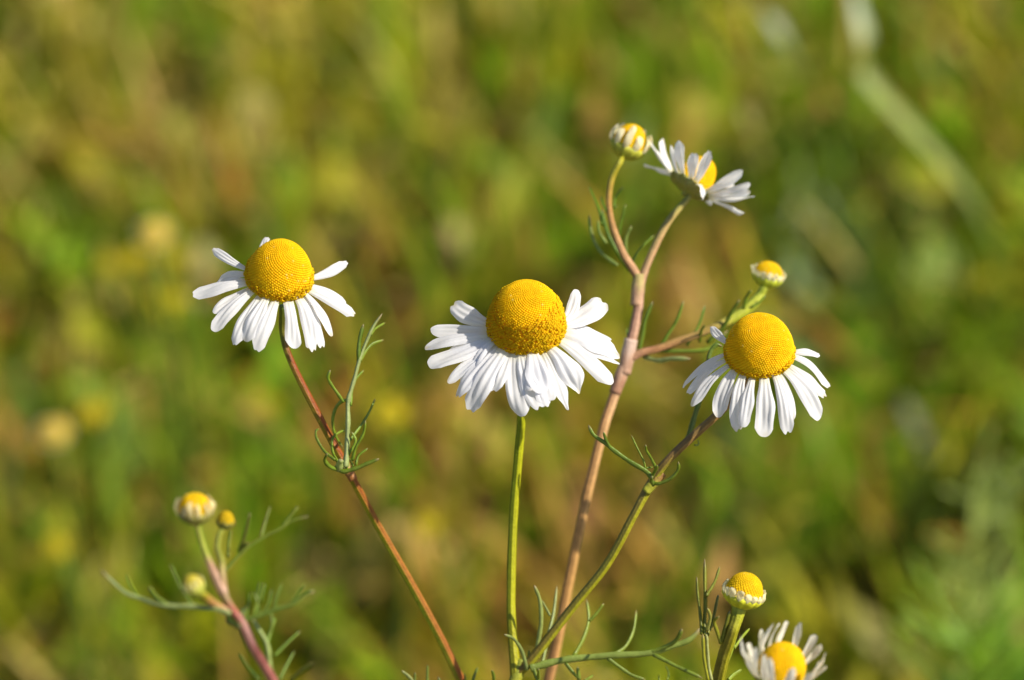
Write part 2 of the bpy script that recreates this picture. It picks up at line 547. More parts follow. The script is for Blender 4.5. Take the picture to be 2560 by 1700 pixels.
# ------------------------------------------------------------------ ground and vegetation
def ground_material():
    m, nt, out = nodes_mat('soil')
    N, L = nt.nodes, nt.links
    tc = N.new('ShaderNodeTexCoord')
    n1 = N.new('ShaderNodeTexNoise'); n1.inputs['Scale'].default_value = 22; n1.inputs['Detail'].default_value = 6
    n2 = N.new('ShaderNodeTexNoise'); n2.inputs['Scale'].default_value = 260; n2.inputs['Detail'].default_value = 5
    L.new(tc.outputs['Object'], n1.inputs['Vector']); L.new(tc.outputs['Object'], n2.inputs['Vector'])
    r = N.new('ShaderNodeValToRGB')
    e = r.color_ramp.elements
    e[0].position = 0.30; e[0].color = (0.10, 0.050, 0.018, 1)
    e[1].position = 0.70; e[1].color = (0.12, 0.13, 0.02, 1)
    k = e.new(0.5); k.color = (0.17, 0.10, 0.035, 1)
    L.new(n1.outputs['Fac'], r.inputs['Fac'])
    mr = N.new('ShaderNodeMapRange'); mr.inputs['To Min'].default_value = 0.6; mr.inputs['To Max'].default_value = 1.4
    L.new(n2.outputs['Fac'], mr.inputs['Value'])
    vm = N.new('ShaderNodeVectorMath'); vm.operation = 'SCALE'
    L.new(r.outputs['Color'], vm.inputs[0]); L.new(mr.outputs['Result'], vm.inputs['Scale'])
    bs = N.new('ShaderNodeBsdfPrincipled'); bs.inputs['Roughness'].default_value = 0.95
    L.new(vm.outputs['Vector'], bs.inputs['Base Color'])
    bp = N.new('ShaderNodeBump'); bp.inputs['Distance'].default_value = 0.004
    L.new(n2.outputs['Fac'], bp.inputs['Height']); L.new(bp.outputs['Normal'], bs.inputs['Normal'])
    L.new(bs.outputs['BSDF'], out.inputs['Surface'])
    return m

def build_ground():
    # fine in the middle, reaching the horizon
    c = [-400, -120, -40, -12, -5, -3] + [i * 0.1 for i in range(-20, 21)] + [3, 5, 12, 40, 120, 400]
    n = len(c); vs = []
    for y in c:
        for x in c:
            z = 0.0
            if abs(x) < 2.5 and abs(y) < 2.5:
                z = 0.006 * math.sin(x * 9 + 1) * math.cos(y * 7) + 0.004 * math.sin(x * 23 + y * 17)
            vs.append((x, y, z))
    fs = [(j * n + i, j * n + i + 1, (j + 1) * n + i + 1, (j + 1) * n + i) for j in range(n - 1) for i in range(n - 1)]
    me = bpy.data.meshes.new('ground'); me.from_pydata(vs, [], fs)
    me.polygons.foreach_set('use_smooth', np.ones(len(fs), bool))
    me.materials.append(ground_material())
    o = bpy.data.objects.new('ground', me); COL.objects.link(o)
    tag(o, kind='structure')
build_ground()

NR = np.random.default_rng(11)
GREEN = np.array([0.20, 0.29, 0.008]); BRIGHT = np.array([0.27, 0.42, 0.010]); DARK = np.array([0.065, 0.080, 0.004])
OLIVE = np.array([0.42, 0.34, 0.022]); STRAW = np.array([0.72, 0.52, 0.16]); BROWN = np.array([0.48, 0.26, 0.055])
REDDISH = np.array([0.55, 0.19, 0.05]); YELGR = np.array([0.52, 0.47, 0.014]); BLUEG = np.array([0.22, 0.34, 0.11])
PAL = [GREEN, BRIGHT, DARK, OLIVE, STRAW, BROWN, REDDISH, YELGR, BLUEG]
BASEW = np.array([0.27, 0.11, 0.05, 0.28, 0.08, 0.07, 0.01, 0.13, 0.01])
# what grows where, shaded gaps between plants painted as DARK too: picture pixel (2560 wide) that the spot is seen at, its radius there, kind, weight
SPOTS = [
    (2250, 350, 330, 0, 1.5), (2350, 1000, 300, 0, 1.3), (1950, 1150, 160, 1, .9), (350, 1150, 330, 0, 1.3), (600, 1150, 200, 1, 1.0), (1650, 250, 200, 0, 1.2), (1150, 1000, 260, 5, .9), (1350, 1500, 260, 5, .9), (1500, 700, 200, 5, .8), (500, 200, 350, 4, .6),
    (250, 80, 260, 4, 2.2), (900, 120, 420, 7, .8), (300, 250, 300, 3, .8), (100, 130, 200, 3, 1.5), (520, 190, 130, 2, .6), (540, 120, 120, 0, 1.5), (380, 360, 110, 5, 2.2), (620, 400, 60, 6, 2.6),
    (660, 330, 90, 7, 2), (130, 150, 60, 0, 2), (20, 200, 80, 7, 2), (20, 350, 70, 5, 2), (170, 380, 110, 0, 1.6), (450, 520, 120, 0, 2), (240, 570, 90, 1, 2),
    (860, 100, 50, 8, 2), (900, 620, 120, 2, 2.2), (930, 560, 110, 0, 1.6), (1080, 170, 200, 4, 1.4), (1200, 260, 140, 3, 1.6), (1340, 90, 80, 1, 2.2),
    (1030, 680, 130, 5, 2.6), (1000, 760, 110, 2, 1.0), (1250, 480, 80, 1, 2.4), (1420, 400, 110, 0, 1.5), (1130, 590, 80, 4, 1.4), (1330, 560, 120, 3, 1.6),
    (1640, 480, 150, 1, 1.2), (1700, 180, 160, 1, 2.4), (1600, 60, 160, 5, 1.3), (1880, 130, 90, 4, 1.5), (1880, 310, 60, 4, 1.8), (1750, 620, 130, 5, 2.2),
    (1980, 400, 150, 2, 1.6), (2080, 420, 150, 1, 2.0), (2000, 560, 140, 2, 1.6), (2250, 520, 130, 2, 1.6), (2330, 170, 80, 5, 1.8), (2430, 160, 100, 1, 1.6),
    (2500, 60, 120, 1, 2.0), (2530, 330, 70, 7, 2), (2400, 620, 160, 0, 1.8), (2150, 700, 130, 8, 1.4), (2530, 1060, 60, 6, 1.8), (2450, 1000, 50, 1, 2.4),
    (2120, 1130, 120, 1, 2.4), (2250, 1150, 80, 7, 1.6), (2100, 1370, 110, 2, 2.6), (2420, 1350, 160, 2, 2.8), (2220, 1560, 130, 3, 1.2), (2380, 1580, 70, 7, 1.6),
    (2480, 1640, 110, 1, 2.6), (2330, 1290, 90, 0, 1.6), (1700, 1000, 130, 3, 1.6), (1740, 1280, 110, 2, 1.4), (1620, 1340, 100, 5, 1.8), (1900, 1180, 100, 0, 1.8),
    (1380, 1330, 120, 6, 1.2), (1340, 1250, 170, 5, 2.4), (1100, 1200, 120, 5, 1.4), (1450, 1620, 160, 5, 1.6), (1250, 1450, 120, 6, .8), (1150, 1640, 120, 5, 1.4),
    (800, 1440, 130, 2, 1.6), (900, 1350, 110, 4, 1.2), (1060, 1320, 70, 7, 1.6), (760, 1640, 110, 6, 1.2), (640, 1100, 140, 1, 2.4), (720, 1230, 120, 1, 1.6),
    (500, 950, 110, 1, 2.2), (300, 880, 90, 2, 1.8), (130, 720, 100, 2, 2.0), (100, 800, 80, 5, 1.0), (220, 860, 70, 1, 1.4), (60, 1000, 80, 0, 1.2), (60, 1130, 90, 5, 2.0),
    (50, 1270, 110, 1, 3.0), (330, 1250, 100, 5, 1.8), (150, 1400, 110, 7, 1.6), (250, 1350, 90, 0, 1.8), (420, 1440, 130, 0, 1.8), (100, 1600, 130, 5, 1.2),
    (360, 1620, 90, 4, 1.8), (560, 1180, 90, 3, 1.2), (840, 900, 120, 5, 1.6), (800, 780, 80, 6, 1.4), (940, 1050, 120, 3, 1.4), (600, 1460, 130, 7, 1.0),
    (1540, 820, 100, 3, 1.4), (1900, 900, 200, 3, 1.0), (2100, 950, 110, 1, 1.4), (2300, 900, 140, 5, 1.0), (1500, 1500, 100, 2, 1.2), (1850, 1380, 80, 5, 1.4),
]
SP = []
for (px_, py_, r_, kd, wt_) in SPOTS:
    g = G(px_, py_, 0.02); g2 = G(px_ + r_, py_, 0.02); g3 = G(px_, py_ - r_, 0.02)
    SP.append((g.x, g.y, max(abs(g2.x - g.x), .004), max(abs(g3.y - g.y), .004), kd, wt_))

def weights(x, y):
    w = np.tile(BASEW, (len(x), 1)) * 0.75
    for (gx, gy, rx, ry, kd, wt_) in SP:
        w[:, kd] += wt_ * 0.8 * np.exp(-(((x - gx) / rx) ** 2 + ((y - gy) / ry) ** 2) * 1.1)
    # beyond the framed strip: slow natural variation
    far = np.clip((np.hypot((x) / 0.25, (y - 0.45) / 0.3) - 1), 0, 1)
    for k in range(len(PAL)):
        w[:, k] += far * BASEW[k] * 2.5 * (0.5 + 0.5 * np.sin(x * (11 + 3 * k) + k) * np.sin(y * (9 + 2 * k) + 2 * k))
    return w / w.sum(1, keepdims=True)

def scatter_xy(n_core, n_mid, n_far):
    out = [np.stack([NR.uniform(-.24, .24, n_core), NR.uniform(.16, .74, n_core)], 1),
           np.stack([NR.uniform(-.75, .75, n_mid), NR.uniform(-.45, 1.25, n_mid)], 1),
           np.stack([NR.uniform(-2.4, 2.4, n_far), NR.uniform(-1.6, 4.0, n_far)], 1)]
    return np.concatenate(out)

def pick_cols(x, y, jitter=0.15, allow=None, cell=.0085, salt=1, share=.8, bright=.28):
    w = weights(x, y)
    if allow is not None:
        w = w * np.array(allow); w /= w.sum(1, keepdims=True)
    u1, u2, u3 = clump(x, y, cell, salt)
    cum = w.cumsum(1); u = np.where(NR.random(len(x)) < share, u1, NR.random(len(x)))[:, None]
    idx = (u > cum).sum(1).clip(0, len(PAL) - 1)
    c = np.array(PAL)[idx] * NR.uniform(1 - jitter, 1 + jitter, (len(x), 1)) * NR.uniform(0.92, 1.08, (len(x), 3))
    c *= np.exp((u2 - .5) * 2 * bright * .8)[:, None]
    return np.minimum(c * np.array([.79, .85, .70]), .8), .45 + 1.1 * u3

def blades(name, xy, length, width, lean, cols, mat, segs=5, droop=1.0, flatr=1.0):
    """arching ribbons, all one mesh"""
    n = len(xy)
    az = NR.uniform(0, 2 * np.pi, n)
    d = np.stack([np.cos(az), np.sin(az)], 1)
    fa = az + np.pi / 2 + NR.normal(0, 0.5, n)
    sd = np.stack([np.cos(fa), np.sin(fa)], 1)
    t = np.linspace(0, 1, segs + 1)
    ang = lean[:, None] + droop * t[None] ** 1.4 * NR.uniform(0.3, 1.1, n)[:, None]       # angle from vertical along the blade
    step = (length / segs)[:, None]
    hx = np.concatenate([np.zeros((n, 1)), np.cumsum(np.sin(ang[:, :-1]) * step, 1)], 1)
    hz = np.concatenate([np.zeros((n, 1)), np.cumsum(np.cos(ang[:, :-1]) * step, 1)], 1)
    hz = np.maximum(hz, 0.003)
    wd = width[:, None] * (1 - t[None] ** 2.2) * 0.5 + 0.00008
    V = np.zeros((n, segs + 1, 2, 3), np.float32)
    for s, sg in ((0, -1), (1, 1)):
        V[:, :, s, 0] = xy[:, 0, None] + d[:, 0, None] * hx + sg * sd[:, 0, None] * wd
        V[:, :, s, 1] = xy[:, 1, None] + d[:, 1, None] * hx + sg * sd[:, 1, None] * wd
        V[:, :, s, 2] = hz
    C = np.ones((n, segs + 1, 2, 4), np.float32)
    C[..., :3] = cols[:, None, None, :]
    b = np.arange(n)[:, None] * (segs + 1) * 2; k = np.arange(segs)[None] * 2
    F = np.stack([b + k, b + k + 1, b + k + 3, b + k + 2], -1).reshape(-1, 4)
    me = bpy.data.meshes.new(name)
    me.vertices.add(n * (segs + 1) * 2); me.vertices.foreach_set('co', V.ravel())
    me.loops.add(F.size); me.loops.foreach_set('vertex_index', F.ravel().astype(np.int32))
    me.polygons.add(len(F)); me.polygons.foreach_set('loop_start', np.arange(0, F.size, 4, dtype=np.int32))
    me.polygons.foreach_set('loop_total', np.full(len(F), 4, np.int32))
    me.polygons.foreach_set('use_smooth', np.ones(len(F), bool))
    a = me.color_attributes.new('tint', 'FLOAT_COLOR', 'POINT'); a.data.foreach_set('color', C.ravel())
    me.materials.append(mat); me.update(); me.validate()
    o = bpy.data.objects.new(name, me); COL.objects.link(o)
    return o

def clump(x, y, cell, salt):
    """small plants grow in clumps: random numbers shared by everything in the same jittered cell"""
    def h(a, b, k):
        v = np.sin(a * 127.1 + b * 311.7 + k * 74.7 + salt * 19.19) * 43758.5453
        return v - np.floor(v)
    gx, gy = np.floor(x / cell), np.floor(y / cell)
    best = np.full(len(x), 1e9); bi = np.zeros(len(x)); bj = np.zeros(len(x))
    for di in (-1, 0, 1):
        for dj in (-1, 0, 1):
            a, b = gx + di, gy + dj
            d = ((a + h(a, b, 1)) * cell - x) ** 2 + ((b + h(a, b, 2)) * cell - y) ** 2
            m = d < best
            best[m] = d[m]; bi[m] = a[m]; bj[m] = b[m]
    return [h(bi, bj, k) for k in (3, 4, 5)]

xy = scatter_xy(6500, 9000, 16000); n = len(xy)
cols, idx = pick_cols(xy[:, 0], xy[:, 1], allow=[1, 1, 1, 1, .25, .35, .2, 1, 1])
o = blades('grass', xy, NR.uniform(.014, .046, n) * idx, NR.uniform(.0012, .0034, n), NR.uniform(.02, .5, n), cols, M_GRASS, droop=.7)
tag(o, 'out of focus green and olive grass covering the meadow', 'grass', kind='stuff')
xy = scatter_xy(2600, 4500, 7000); n = len(xy)
cols, idx = pick_cols(xy[:, 0], xy[:, 1], allow=[.05, .0, .3, .5, 2, 2, 2, .3, 0], salt=2)
o = blades('dry_grass', xy, NR.uniform(.012, .05, n), NR.uniform(.0010, .0030, n), NR.uniform(.4, 1.35, n), cols, M_DRY, droop=0.6)
tag(o, 'tan and brown dead grass lying between the green blades', 'dry grass', kind='stuff')
# low broad leaves hugging the soil (clover, plantain)
xy = scatter_xy(3800, 5200, 6000); n = len(xy)
cols, idx = pick_cols(xy[:, 0], xy[:, 1], allow=[1, 1.5, 1, 1, 1, 1, 1, 1, 1], salt=3, cell=.012)
o = blades('ground_cover', xy, NR.uniform(.010, .034, n), NR.uniform(.005, .016, n), NR.uniform(.6, 1.3, n), cols, M_GRASS, segs=4, droop=0.5)
tag(o, 'low broad weed leaves covering the soil under the grass', 'weeds', kind='stuff')

# ------------------------------------------------------------------ colours of stems
RED = (0.30, 0.045, 0.012); GRN = (0.17, 0.20, 0.008); ORG = (0.42, 0.16, 0.03)
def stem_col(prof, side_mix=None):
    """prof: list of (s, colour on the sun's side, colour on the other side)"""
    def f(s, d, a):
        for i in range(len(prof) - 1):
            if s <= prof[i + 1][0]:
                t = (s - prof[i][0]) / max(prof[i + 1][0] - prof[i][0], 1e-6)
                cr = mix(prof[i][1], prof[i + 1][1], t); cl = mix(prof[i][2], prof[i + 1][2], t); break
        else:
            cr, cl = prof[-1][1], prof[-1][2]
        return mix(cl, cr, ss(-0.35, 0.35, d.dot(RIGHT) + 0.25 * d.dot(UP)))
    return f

def ground_pt(x, y):
    return Vector((x, y, 0.0))

WHITE = (0.84, 0.84, 0.865)
CREAM = (0.80, 0.77, 0.52)
GRP = 'chamomile plants in bloom'

# ---- plant with the two flowers on a forked stem
R1 = random.Random(1)
base = ground_pt(0.002, 0.055)
pl = thing('chamomile_plant', 'forked green chamomile plant carrying the large middle flower and the right flower', 'chamomile', base, GRP)
mid_petals = [
    ((690, 500), (350, 380), 150, {'back': True, 'notch': .04}), ((690, 640), (140, 650), 115, {'twist': .5}), ((700, 700), (72, 805), 125, {'point': .3}),
    ((690, 790), (128, 1010), 170, {'notch': 0}), ((690, 860), (308, 1160), 85, {'lift': -.12, 'notch': 0}),
    ((715, 770), (490, 1245), 175, {'lift': .03, 'notch': 0, 'arch': .4}), ((770, 830), (420, 1320), 150, {'lift': -.06}), ((850, 860), (525, 1445), 200, {'notch': .03}),
    ((950, 880), (1035, 1495), 165, {'lift': -.05, 'notch': 0, 'twist': -.2}), ((1020, 880), (1225, 1420), 150, {'lift': -.02, 'notch': .05}),
    ((1140, 860), (1240, 1258), 180, {'lift': .05, 'notch': 0, 'arch': .5}), ((1150, 875), (1270, 1400), 130, {'lift': -.1, 'notch': .03}),
    ((1320, 820), (1600, 1270), 185, {'point': .75, 'arch': .5, 'twist': -.5, 'notch': 0}), ((1260, 850), (1480, 1430), 150, {'lift': -.08, 'point': .75, 'notch': 0, 'twist': .3}),
    ((1410, 740), (1905, 1190), 150, {'notch': 0, 'lift': -.03}), ((1450, 700), (1990, 985), 110, {'lift': -.08, 'point': .3}),
    ((1465, 660), (1990, 920), 200, {'arch': .45}), ((1475, 590), (1920, 770), 190, {'notch': .05, 'lift': .02}), ((1465, 480), (1850, 345), 175, {'notch': .05, 'back': True}),
    ((1420, 400), (1570, 232), 100, {'back': True, 'notch': 0, 'twist': .7}), ((1100, 870), (1130, 1240), 120, {'lift': -.12}), ((740, 800), (560, 1300), 140, {'lift': -.1}), ((900, 870), (760, 1250), 140, {'lift': -.1}),
    ((1200, 860), (1330, 1330), 130, {'lift': -.12}), ((1350, 800), (1560, 1130), 130, {'lift': -.1}), ((680, 740), (330, 880), 120, {'lift': -.1}), ((1450, 620), (1800, 700), 150, {'lift': -.06}),
]
flower_head(pl, base, (1315.5, 818), 0.0, 1, 40, 96.5, 129, mid_petals, R1, 2200, 0.42, C_MID, fine=True, col=WHITE, L0=128, edge_noise=.13, wscale=1.15,
            label='largest flower head, lower florets open')
right_petals = [
    ((640, 360), (445, 320), 75, {'back': True, 'notch': .03}), ((560, 590), (125, 990), 105, {'notch': .02}), ((585, 650), (175, 1045), 110, {'lift': -.03}), ((610, 720), (210, 1175), 105, {'notch': 0}),
    ((650, 780), (488, 1290), 145, {'notch': 0, 'point': .2}), ((740, 830), (700, 1435), 130, {'notch': .04, 'twist': .35}), ((835, 850), (735, 1385), 120, {'lift': -.05}),
    ((965, 855), (945, 1490), 170, {'notch': 0}), ((1085, 835), (1205, 1465), 125, {'notch': .05}), ((1150, 820), (1245, 1320), 100, {'lift': -.08}),
    ((1200, 790), (1550, 1315), 155, {'notch': 0, 'arch': .4}), ((1260, 740), (1600, 1085), 120, {'notch': .05, 'lift': -.04}), ((1320, 620), (1685, 975), 130, {'notch': .02}),
    ((1310, 520), (1575, 620), 90, {'notch': .04, 'back': True, 'droop': .2}),
]
flower_head(pl, base, (1899, 882), 0.001, -2, 42, 86.5, 107, right_petals, R1, 1900, 0.05, C_RIGHT, col=WHITE, L0=115, edge_noise=.06, wscale=1.12,
            label='right flower head with smooth bright dome')
sp = pts_px(DSP, [(1214, 790, .004), (1206, 860, .006), (1203, 955, .008), (1195, 1050, .010), (1183, 1200, .012), (1178, 1380, .013), (1182, 1470, .013), (1190, 1568, .013)])
sp[0] = sp[0] 
w_ = [20, 19, 19, 20, 20, 20, 21, 26]
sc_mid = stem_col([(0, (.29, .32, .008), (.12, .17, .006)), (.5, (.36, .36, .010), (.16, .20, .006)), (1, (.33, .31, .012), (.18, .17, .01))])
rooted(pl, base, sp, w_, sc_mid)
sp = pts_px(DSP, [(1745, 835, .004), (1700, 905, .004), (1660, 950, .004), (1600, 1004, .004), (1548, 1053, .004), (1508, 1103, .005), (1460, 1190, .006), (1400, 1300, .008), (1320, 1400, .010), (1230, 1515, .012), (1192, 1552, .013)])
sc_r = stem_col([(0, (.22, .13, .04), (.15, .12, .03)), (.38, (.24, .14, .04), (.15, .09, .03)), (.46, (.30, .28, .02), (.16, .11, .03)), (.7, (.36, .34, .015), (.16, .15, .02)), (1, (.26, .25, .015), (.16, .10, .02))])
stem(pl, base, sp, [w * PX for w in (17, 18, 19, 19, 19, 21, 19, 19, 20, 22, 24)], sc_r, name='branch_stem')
leaf(pl, base, C_NODE, [
    ([(480, 1405), (440, 1360), (340, 1300), (240, 1230), (180, 1180), (110, 1130), (78, 1068)], 30), ([(215, 1212), (188, 1160), (175, 1112)], 20),
    ([(440, 1345), (425, 1290), (385, 1210), (350, 1132)], 15), ([(505, 1340), (470, 1270), (445, 1230), (440, 1193)], 18), ([(478, 1395), (505, 1350), (512, 1322)], 20),
    ([(480, 1425), (520, 1440), (600, 1405), (645, 1350), (648, 1300)], 20, {'d': -.003}), ([(445, 1340), (487, 1335)], 10), ([(490, 1440), (475, 1420), (480, 1395)], 30)],
    .003, rng=R1, g1=(.045, .13, .015), g2=(.09, .19, .02))
leaf(pl, base, C_NODE, [
    ([(700, 1185), (718, 1120), (745, 1030), (775, 930), (815, 800), (832, 690), (850, 605), (888, 563), (925, 572)], 40, {'taper': .45}),
    ([(750, 1195), (770, 1195), (775, 1175), (765, 1165)], 10)], .009, rng=R1, g1=(.03, .09, .02), g2=(.05, .12, .03))
leaf(pl, base, C_LOW, [
    ([(1080, 800), (1130, 785), (1250, 752), (1400, 728), (1660, 705), (1950, 688), (2110, 640), (2250, 590), (2340, 500)], 52, {'pale': .12}),
    ([(1400, 710), (1470, 580), (1510, 440), (1495, 290)], 34), ([(1515, 450), (1570, 390), (1622, 320)], 24), ([(1685, 705), (1780, 640), (1840, 520), (1862, 368)], 30),
    ([(1960, 685), (2100, 630), (2165, 580), (2200, 505)], 30), ([(1340, 760), (1390, 825), (1450, 885)], 28), ([(1440, 885), (1428, 785)], 24),
    ([(1650, 725), (1750, 800), (1830, 850), (1930, 885)], 28), ([(1480, 890), (1545, 852)], 22), ([(1985, 695), (2150, 780), (2350, 872)], 32),
    ([(1120, 700), (1145, 560), (1160, 450), (1150, 300), (1108, 185)], 28, {'pale': .3}), ([(1165, 780), (1210, 560), (1250, 400), (1276, 188)], 32, {'pale': .4}), ([(1225, 410), (1160, 290)], 20, {'pale': .4}),
    ([(1055, 810), (1020, 680), (960, 585), (885, 548)], 24, {'pale': .3, 'd': -.004}), ([(1090, 800), (1065, 730), (1070, 665)], 22), ([(1140, 885), (1140, 798)], 28, {'d': -.004}),
    ([(1100, 790), (1120, 850), (1140, 900)], 36), ([(2090, 885), (2100, 840), (2078, 778)], 20), ([(2030, 885), (2028, 845)], 16), ([(810, 900), (808, 850), (796, 812)], 22)],
    .012, rng=R1, g1=(.055, .14, .02), g2=(.10, .20, .03))

node(pl, base, P(*DSP(1508, 1112), 0.005), RIGHT * 0.65 + UP * 0.75, 22, (.30, .30, .03), (.24, .13, .04))
node(pl, base, P(*DSP(1192, 1556), 0.013), RIGHT * 0.3 + UP * 0.9, 28, (.30, .30, .03), (.22, .24, .03))

# ---- the left flower on its red stem
R2 = random.Random(2)
base = ground_pt(0.012, 0.075)
pl = thing('chamomile_plant', 'chamomile flower at the left on a red and green stem with feathery joint leaf', 'chamomile', base, GRP)
left_petals = [
    ((925, 270), (925, 128), 85, {'back': True, 'notch': .06}), ((760, 410), (312, 272), 85, {'back': True, 'notch': .03}), ((700, 520), (352, 665), 125, {'lift': -.06, 'back': True, 'notch': .03}),
    ((725, 680), (100, 812), 150, {'notch': .02}), ((740, 730), (362, 1035), 110, {'lift': -.12, 'notch': 0}), ((800, 770), (352, 1240), 135, {'notch': 0}),
    ((880, 830), (612, 1405), 135, {'lift': -.06}), ((960, 860), (735, 1358), 155, {'notch': 0, 'arch': .4}), ((1085, 875), (862, 1470), 155, {'notch': .02, 'side_bend': .05}),
    ((1215, 875), (1280, 1438), 145, {'notch': 0, 'wmax': .95, 'base_w': .7}), ((1340, 870), (1510, 1478), 150, {'notch': .05}), ((1410, 860), (1600, 1440), 110, {'lift': -.08}),
    ((1440, 830), (1700, 1298), 100, {'notch': 0, 'lift': .03}), ((1480, 770), (1975, 1050), 130, {'notch': .03}), ((1490, 710), (1850, 915), 110, {'lift': .03}),
    ((1480, 560), (1862, 425), 100, {'back': True, 'notch': .04}), ((1480, 820), (1530, 960), 90, {'lift': -.15}),
    ((700, 600), (450, 690), 70, {'lift': -.12}),
]
flower_head(pl, base, (697, 694), 0.0, 11, 40, 83.5, 110, left_petals, R2, 1600, 0.12, C_LEFT, col=WHITE, L0=118, edge_noise=.10, wscale=1.12, dome_kw={'pw': 1.72}, label='left flower head with beaded dome')
sp = pts_px(DSP, [(652, 705, .006), (652, 765, .008), (670, 830, .008), (735, 960, .008), (800, 1080, .009), (870, 1210, .012), (950, 1350, .015), (1020, 1480, .018), (1064, 1572, .02)])
sc_l = stem_col([(0, (.06, .09, .01), (.08, .11, .01)), (.16, (.12, .09, .01), (.10, .11, .01)), (.26, (.22, .05, .008), (.18, .12, .012)), (.5, (.26, .07, .01), (.24, .19, .01)), (.6, (.27, .10, .014), (.22, .22, .01)), (.8, (.28, .11, .02), (.22, .26, .012)), (1, (.30, .09, .02), (.25, .23, .02))])  # green top darkened to carry the shade under the flower head
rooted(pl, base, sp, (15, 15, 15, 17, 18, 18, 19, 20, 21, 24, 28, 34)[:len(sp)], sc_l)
leaf(pl, base, C_LEAF, [
    ([(405, 1330), (415, 1200), (420, 1100), (425, 950), (425, 800), (450, 700), (480, 600), (520, 450), (590, 270), (640, 170), (705, 78)], 46, {'pale': .55, 'taper': .5}),
    ([(432, 792), (380, 790), (325, 850), (298, 960), (325, 1080), (385, 1175)], 24), ([(385, 800), (345, 740), (290, 660), (262, 600), (280, 538)], 28),
    ([(445, 830), (460, 690), (490, 610), (555, 540)], 26), ([(515, 470), (512, 400), (520, 290), (552, 162)], 30, {'dark': .3}), ([(520, 470), (560, 400), (620, 330), (718, 292)], 32, {'dark': .3}),
    ([(610, 250), (650, 200), (728, 153)], 24, {'dark': .3}), ([(435, 1120), (480, 1060), (540, 980), (600, 880), (648, 772)], 26), ([(405, 1260), (460, 1180), (488, 1110), (453, 1042)], 24),
    ([(460, 1275), (490, 1170), (550, 1060), (568, 950)], 22), ([(340, 1290), (298, 1200), (300, 1100), (350, 1050), (408, 1033)], 28, {'dark': .15}), ([(320, 1275), (230, 1200), (170, 1100), (163, 1040), (188, 1018)], 26, {'dark': .3}),
    ([(345, 1350), (280, 1330), (235, 1275), (258, 1218)], 30), ([(330, 1340), (380, 1368), (450, 1355), (520, 1330), (600, 1295), (680, 1264)], 36, {'dark': .35}), ([(425, 1365), (400, 1310), (405, 1262)], 30),
    ([(490, 1315), (510, 1240), (588, 1178)], 26, {'dark': .2}), ([(470, 1325), (430, 1255)], 20), ([(350, 1360), (355, 1310), (370, 1270)], 50, {'pale': .5})],
    .005, rng=R2, g1=(.05, .15, .012), g2=(.11, .24, .015))
leaf(pl, base, C_LOW, [
    ([(225, 1000), (222, 930), (228, 880), (228, 828)], 24), ([(228, 960), (200, 880), (130, 815)], 24, {'pale': .5}), ([(322, 1000), (320, 880), (322, 770)], 26),
    ([(600, 1000), (600, 920), (598, 838)], 24), ([(640, 1000), (660, 880), (692, 790)], 26), ([(420, 950), (400, 860)], 20, {'pale': .4}),
    ([(230, 1000), (320, 1000), (460, 1010), (600, 1000), (650, 1010)], 30)], .016, rng=R2, g1=(.04, .10, .02), g2=(.08, .16, .02))

node(pl, base, P(*DSP(801, 1082), 0.009), RIGHT * -0.5 + UP * 0.85, 21, (.30, .12, .03), (.28, .30, .06))

# ---- the tall brown-stemmed plant behind
R3 = random.Random(3)
base = ground_pt(-0.004, 0.09)
D3 = 0.024
pl = thing('chamomile_plant', 'tallest chamomile plant with pale brown stem, its top flower seen from below and two buds', 'chamomile', base, GRP)
top_petals = [
    ((890, 600), (735, 285), 78), ((920, 590), (812, 310), 62, {'lift': -.1}), ((965, 580), (850, 258), 80), ((890, 640), (672, 515), 72, {'lift': -.05}), ((1060, 600), (1008, 295), 76),
    ((1140, 650), (1140, 415), 70), ((1210, 670), (1292, 395), 66), ((1215, 700), (1210, 865), 100, {'arch': .6, 'notch': 0}), ((1320, 720), (1612, 575), 72), ((1350, 745), (1690, 700), 70),
    ((1360, 780), (1745, 835), 80), ((1355, 770), (1700, 790), 60, {'lift': -.05}), ((1350, 815), (1650, 990), 80), ((1340, 860), (1295, 905), 50, {'notch': 0}), ((1000, 600), (930, 330), 60, {'lift': -.08}),
    ((1290, 650), (1560, 690), 50, {'back': True}),
]
flower_head(pl, base, C_TOP(1135, 700), D3, 37, -9, 47, 76, top_petals, R3, 500, 0.08, C_TOP, col=(.94, .94, .93), L0=78, wscale=1.35, fine=False, ringpx=56, droop=-.25,
            c_cal=(.26, .27, .04), petal_kw={'cup': .25}, label='half turned white flower head seen from below', arch=.15, cal_h=.5, cups=(.9, -.3), zb=-.02)

